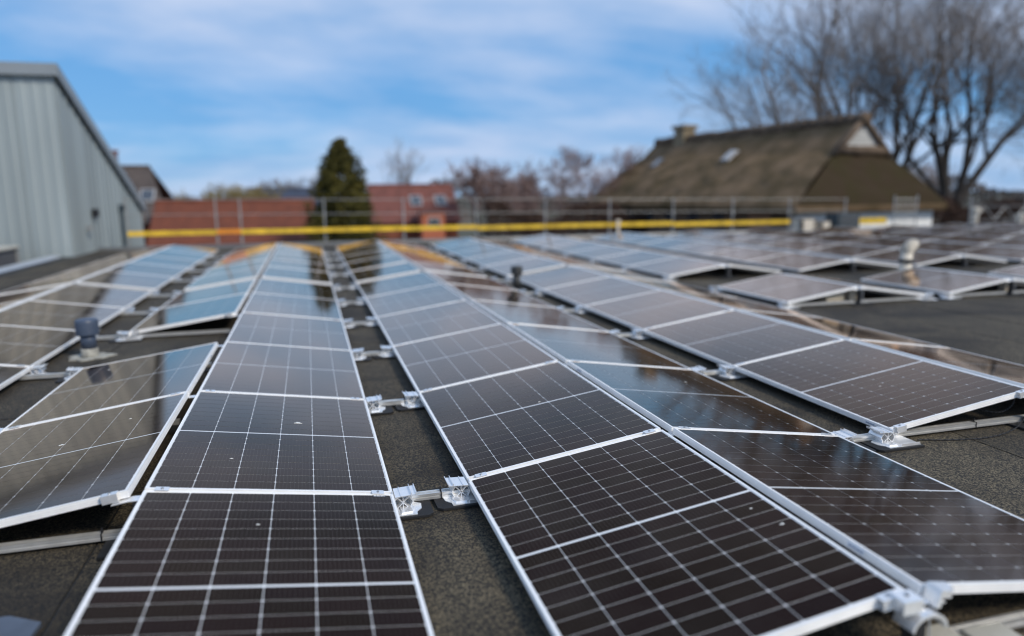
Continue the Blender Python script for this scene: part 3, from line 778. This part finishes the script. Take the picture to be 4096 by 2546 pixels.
roofo = q.obj('thatched_roof', M_thatch, house, True)
hipq.obj('mossy_shaded_hip', mat('moss and painted shade on thatch', (0.048,0.034,0.022), 1.0, col2=(0.042,0.034,0.017), scale=.7, bump=1.0, bscale=5, coord='World', detail=8, spec=.1), roofo, True)  # moss tone darkened further, so shade is put into the hip colour
rr = MB()
rp_ = [(-.3+i*.68, random.uniform(-.04,.04), Z(5.26)+random.uniform(-.04,.04)) for i in range(30)]
for a_, b_ in zip(rp_, rp_[1:]): rr.tube(a_, b_, .36, .36, 10)
rr.obj('ridge_roll', M_ridge, roofo, True)
for s in (1,-1):
    MB().tube((-.12,0,Z(5.3)),(-.14,s*2.0,Z(3.35)),.17,.2,8).obj('verge', M_ridge, roofo, True)
MB().tube((-.1,1.75,Z(3.62)),(-.1,-1.75,Z(3.62)),.27,.27,10).obj('apron', M_ridge, roofo, True)
gb = MB(); gb.v = [(-.08,1.5,Z(3.6)),(-.08,-1.5,Z(3.6)),(-.08,0,Z(5.0)),(.2,1.5,Z(3.6)),(.2,-1.5,Z(3.6)),(.2,0,Z(5.0))]
gb.f = [(0,1,2),(5,4,3),(0,3,4,1),(1,4,5,2),(2,5,3,0)]
gb.obj('gable_tip', mat('weathered white boards', (0.50,0.49,0.46), .7, var=.15, scale=2), house)
for i in range(5):
    MB().box(-.10,-.081,-1.05+i*.22+(.001),1.05-i*.22,Z(3.85)+i*.2,Z(3.85)+i*.2+.015).obj('weatherboard_joint', M_trim, house)
chm = mat('yellow grey brick', (0.24,0.19,0.12), .9, var=.2, scale=3)
ch = MB().box(15.3,16.5,-.5,.5,Z(4.6),Z(6.05)).box(15.15,16.65,-.65,.65,Z(6.051),Z(6.3)).obj('chimney', chm, roofo)
sl = math.atan2(Z(4.2)-ez, eL-1.5)
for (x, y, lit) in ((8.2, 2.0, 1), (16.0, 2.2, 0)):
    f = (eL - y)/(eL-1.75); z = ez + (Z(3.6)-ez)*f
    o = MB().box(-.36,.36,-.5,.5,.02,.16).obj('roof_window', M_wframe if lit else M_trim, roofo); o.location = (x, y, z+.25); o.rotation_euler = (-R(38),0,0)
    MB().box(-.31,.31,-.44,.44,.161,.17).obj('pane', M_wframe if lit else M_glass, o)  # the lit pane takes a pale colour in place of its sky reflection
M_hw = mat('brown brick wall', (0.17,0.115,0.08), .9, var=.2, scale=2)
wl_ = MB().box(nS+.9, fS-.9, -eR+.7, eL-.9, 0, ez-.25).obj('wall', M_hw, house)
for x in (5.5, 8.0, 10.5, 13.0, 15.6):
    f = MB().box(x-.55,x+.55,eL-.898,eL-.85,Z(-.55),Z(.42)).obj('window', M_trim, wl_)
    MB().box(x-.47,x+.47,eL-.848,eL-.84,Z(-.48),Z(.36)).obj('pane', M_glass, f)
dr = MB().box(1.2,2.9,eL-.898,eL-.86,Z(-2.9),Z(.3)).obj('barn_door', mat('pink brown door', (0.36,0.20,0.13), .7, var=.1, scale=2), wl_)
# white end wall of the farmhouse
MB().box(nS+.55,nS+.895,-eR+.4,eL-.6,0,ez-.22).obj('end_wall', M_white, house)

# ---------------------------------------------------------------- trees
M_bark = mat('grey brown bark', (0.085,0.070,0.058), .95, var=.3, scale=3, bump=.5, bscale=8)
M_twig = mat('winter twigs', (0.20,0.175,0.16), .95, var=.2, scale=1.5)
M_twig2 = mat('reddish winter twigs', (0.24,0.165,0.15), .95, var=.25, scale=1.0)
M_twig3 = mat('olive winter twigs', (0.24,0.19,0.08), .95, var=.25, scale=1.0)
def bare_tree(name, label, loc, stems, levels, length, radius, group, twm, spread=.55, shrink=.74, kids=(3,4), up=.16, seed=1, bend=.12, rmin=.006):
    rnd = random.Random(seed)
    t = thing(name, label, 'tree', loc, group=group)
    tk, tw = MB(), MB()
    def grow(p, d, L, r, lev):
        segs = 3 if lev < levels-1 else 2
        pts = [p]; rad = [r]
        for s in range(segs):
            d = (d + Vector((rnd.gauss(0,bend), rnd.gauss(0,bend), rnd.gauss(0,bend) + up*.5))).normalized()
            p = p + d*(L/segs); r2 = max(rmin, r*(1-.26*(s+1)/segs))
            pts.append(p); rad.append(r2)
        b = tk if lev <= 2 else tw
        for i in range(segs):
            b.tube(pts[i], pts[i+1], rad[i], rad[i+1], 8 if lev <= 1 else 5 if lev <= 3 else 3, caps=False)
        if lev >= levels: return
        for k in range(rnd.randint(*kids)):
            f = rnd.uniform(.45, 1.0) if k else 1.0
            i = min(segs-1, int(f*segs)); q = pts[i].lerp(pts[i+1], f*segs-i)
            ax = Vector((rnd.gauss(0,1), rnd.gauss(0,1), rnd.gauss(0,.6))); ax = (ax - d*ax.dot(d)).normalized()
            sp = spread*(.45 if k == 0 else rnd.uniform(.7,1.35))
            d2 = (d*math.cos(sp) + ax*math.sin(sp)).normalized()
            d2 = (d2 + Vector((0,0,up))).normalized()
            grow(q, d2, L*shrink*rnd.uniform(.8,1.15), rad[-1]*(.86 if k == 0 else rnd.uniform(.48,.68)), lev+1)
    for (off, dirv, L, r) in stems:
        grow(Vector(off), Vector(dirv).normalized(), L*length, r*radius, 0)
    tk.obj('trunk', M_bark, t, True)
    tag(tw.obj('crown', twm, t), kind='stuff')
    return t
grpT = 'bare winter trees'
bare_tree('bare_tree', 'big bare tree leaning left, furthest left behind the thatched roof', (41.2,49,GZ),
    [((0,0,0),(-.10,0,1),1.2,1.0),((-.6,0,0),(-.36,0,1),1.1,.85),((.5,0,0),(.12,0,1),1.2,.9)],
    7, 4.9, .40, grpT, M_twig, spread=.60, shrink=.76, kids=(3,3), seed=5, up=.05, bend=.11)
bare_tree('bare_tree', 'big upright bare tree rising behind the middle of the thatched ridge', (43.2,50,GZ),
    [((0,0,0),(.0,0,1),1.5,1.0),((.3,0,0),(.14,0,1),1.4,.8)],
    6, 5.4, .44, grpT, M_twig, spread=.58, shrink=.76, kids=(3,3), seed=8, up=.06, bend=.10)
bare_tree('bare_tree', 'thick bare tree behind the gable tip with a limb slanting right', (46.2,48,GZ),
    [((0,0,0),(-.06,0,1),1.5,1.0),((.2,0,.5),(.10,0,1),1.5,.8),((.4,0,1.5),(.75,0,1),1.5,.7)],
    7, 4.9, .48, grpT, M_twig, spread=.58, shrink=.75, kids=(3,3), seed=13, up=.06, bend=.10)
bare_tree('bare_tree', 'tall bare tree forking low at the right edge', (51.6,45,GZ),
    [((0,0,0),(-.05,0,1),1.0,1.15),((.3,0,2.0),(.08,0,1),1.15,.8),((.5,0,2.6),(.62,0,1),1.3,.85),((-.2,0,2.4),(-.2,.1,1),1.25,.75)],
    7, 5.6, .42, grpT, M_twig, spread=.52, shrink=.76, kids=(3,3), seed=11, up=.08)
for i, (x, y, s_) in enumerate(((60,40,17),(66,33,23),(70,24,29),(70,12,31))):
    bare_tree('bare_tree', 'bare tree beyond the right edge, %s along the row' % ORD[i], (x,y,GZ), [((0,0,0),(0,0,1),1,1),((.3,0,1.5),(.3,.3,1),1.1,.8),((-.3,0,1.5),(-.3,-.3,1),1.1,.8)], 6, 5.4, .38, grpT, M_twig, spread=.52, shrink=.77, kids=(3,4), seed=s_, up=.07)
bare_tree('bare_tree', 'small rounded bare tree between the red house and the thatched house', (11.5,45,GZ), [((0,0,0),(0,0,1),1,1),((.2,0,.6),(.25,0,1),1,.8),((-.2,0,.6),(-.25,0,1),1,.8)], 6, 2.3, .14, grpT, M_twig2, spread=.52, seed=21, rmin=.012, kids=(3,4), shrink=.70, up=.05)
bare_tree('bare_tree', 'wide reddish bare tree left of the thatched roof', (20.6,50,GZ), [((0,0,0),(0,0,1),1,1),((-.5,0,0),(-.45,0,1),1.1,.8),((.5,0,0),(.4,0,1),1.05,.8)], 6, 2.7, .17, grpT, M_twig2, spread=.58, seed=31, rmin=.012, kids=(3,4), shrink=.72, up=.05)
bare_tree('bare_tree', 'reddish bare tree nearest to the small rounded one', (16.6,51,GZ), [((0,0,0),(0,0,1),1,1),((-.3,0,0),(-.3,0,1),.9,.8)], 6, 2.4, .14, grpT, M_twig2, spread=.58, seed=37, rmin=.012, kids=(3,4), shrink=.71, up=.05)
bare_tree('bare_tree', 'thin pale bare tree above the red tiled house', (8.4,62,GZ), [((0,0,0),(0,0,1),1,1),((.3,0,0),(.3,0,1),1,.7),((-.3,0,0),(-.35,0,1),1,.7)], 5, 3.1, .15, grpT, M_twig, spread=.5, seed=41, rmin=.012, kids=(2,3), shrink=.74)
bare_tree('bare_tree', 'grey rounded bare tree above the dark blue roof', (-1.9,63,GZ), [((0,0,0),(0,0,1),1,1),((.3,0,0),(.4,0,1),.9,.7),((-.3,0,0),(-.4,0,1),.9,.7)], 6, 2.35, .15, grpT, M_twig, spread=.56, seed=43, rmin=.012, kids=(3,4), shrink=.70, up=.05)
bare_tree('bare_tree', 'yellowish bare bush above the rust red roof', (-6.6,51,GZ), [((0,0,0),(0,0,1),1,1),((.5,0,0),(.4,0,1),.95,.7),((-.6,0,0),(-.4,0,1),.95,.7)], 5, 1.9, .12, grpT, M_twig3, spread=.6, seed=47, rmin=.012, kids=(4,5), shrink=.70)
bare_tree('bare_tree', 'low yellowish bush between the rust red roof and the conifer', (-4.3,52,GZ), [((0,0,0),(0,0,1),1,1),((.5,0,0),(.4,0,1),.95,.7)], 5, 2.0, .12, grpT, M_twig3, spread=.6, seed=53, rmin=.012, kids=(4,5), shrink=.70)
for i, (x, y, s) in enumerate(((50,60,2.4),(56,62,2.7),(62,60,2.5),(68,64,2.8),(45,66,2.4))):
    bare_tree('bare_tree', 'brown bare tree low behind the forking tree, %s in depth from the left' % ORD[i], (x,y,GZ), [((0,0,0),(0,0,1),1,1),((.5,0,0),(.4,0,1),.95,.7),((-.5,0,0),(-.4,0,1),.95,.7)], 5, s, .15, grpT, M_twig2 if i % 2 else M_twig, spread=.6, seed=60+i, kids=(3,4), shrink=.72)

def leafy(name, label, cat, loc, shape, n, size, m1, group=None, seed=1, trunk=None):
    rnd = random.Random(seed); t = thing(name, label, cat, loc, group=group)
    q = MB()
    for _ in range(n):
        p, nrm = shape(rnd)
        d = Vector((rnd.gauss(0,1),rnd.gauss(0,1),rnd.gauss(0,1)))
        d = (d + nrm*.8).normalized(); e = d.cross(Vector((rnd.gauss(0,1),rnd.gauss(0,1),rnd.gauss(0,1)))).normalized(); g_ = d.cross(e)
        s = size*rnd.uniform(.5,1.4); o = len(q.v)
        q.v += [tuple(p+e*s),tuple(p+g_*s*.45),tuple(p-e*s*.9),tuple(p-g_*s*.45)]; q.f.append((o,o+1,o+2,o+3))
    tag(q.obj('crown', m1, t), kind='stuff')
    if trunk: MB().tube((0,0,0),(0,0,trunk[0]),trunk[1],trunk[1]*.3,8).obj('trunk', M_bark, t)
    return t
M_con = mat('dark conifer', (0.035,0.036,0.010), .9, col2=(0.11,0.095,0.022), scale=1.2, spec=.2)
_sp = random.Random(77); SPRAYS = []
for _ in range(900):
    z = _sp.random()**1.45; a = _sp.uniform(0, 2*math.pi)
    prof = 2.3*(1-z)**.56*(1 + .10*math.sin(3*a+z*9) + .10*math.sin(5*a-z*17+2))
    if z > .9: prof *= .8
    SPRAYS.append((z, a, prof*_sp.uniform(.72, 1.14)))
def conifer(rnd):
    z, a, r = rnd.choice(SPRAYS)
    f = 1 - .55*rnd.random()**1.8
    v = Vector((math.cos(a)*r*f, math.sin(a)*r*f, .25 + z*7.0 + .28*(f-.7)))
    v += Vector((rnd.gauss(0,.10), rnd.gauss(0,.10), rnd.gauss(0,.09)))
    return v, Vector((math.cos(a), math.sin(a), .3))
leafy('conifer', 'dark green conical conifer behind the yellow boards', 'tree', (1.45,36,GZ), conifer, 34000, .10, M_con, seed=3, trunk=(6.5,.2))
M_hedge = mat('brown winter hedge', (0.075,0.048,0.038), .95, col2=(0.10,0.065,0.052), scale=.8, spec=.1)
def hedge_shape(L, H, D):
    def f(rnd):
        x = rnd.uniform(-L/2, L/2); top = H*(.85+.12*math.sin(x*.9)+.07*math.sin(x*2.3+1))
        s = rnd.random()
        y = -D/2 + rnd.random()**2*D; z = top*(1-rnd.random()**1.5*.9)
        return Vector((x,y,z)), Vector((0,-.6,.5))
    return f
leafy('hedge', 'brown winter hedge between the small trees and the thatched house', 'hedge', (16.8,43,GZ), hedge_shape(11.5,3.9,2.0), 14000, .12, M_hedge, seed=5)
leafy('hedge', 'dark brown hedge at far right behind the lattice girder', 'hedge', (50,40,GZ), hedge_shape(26,3.8,2.5), 16000, .16, M_hedge, seed=7)
leafy('hedge', 'olive brown hedge behind the rust red roof', 'hedge', (-6,49,GZ), hedge_shape(12,4.2,2.0), 9000, .13, mat('olive hedge', (0.075,0.065,0.025), .95, col2=(0.13,0.11,0.04), scale=.8, spec=.1), seed=9)
# far tree line closing the horizon
tl = MB(); rnd = random.Random(99)
for i in range(26000):
    a = rnd.uniform(-1.15, 1.6); d = rnd.uniform(150, 190)
    h = (5.2 + 1.8*math.sin(a*11) + 1.0*math.sin(a*31+1) + .6*math.sin(a*77))*rnd.random()**.6
    p = Vector((math.sin(a)*d, math.cos(a)*d, GZ + h)); s = rnd.uniform(.25,.7)
    e = Vector((rnd.gauss(0,1),rnd.gauss(0,1),rnd.gauss(0,1))).normalized(); g_ = e.cross(Vector((rnd.gauss(0,1),rnd.gauss(0,1),rnd.gauss(0,1)))).normalized()
    o = len(tl.v); tl.v += [tuple(p+e*s),tuple(p+g_*s*.5),tuple(p-e*s),tuple(p-g_*s*.5)]; tl.f.append((o,o+1,o+2,o+3))
o = tl.obj('tree_line', mat('far brown trees', (0.085,0.072,0.065), .95, var=.2, scale=.05)); tag(o, 'distant brown tree line on the horizon', 'trees', kind='stuff')
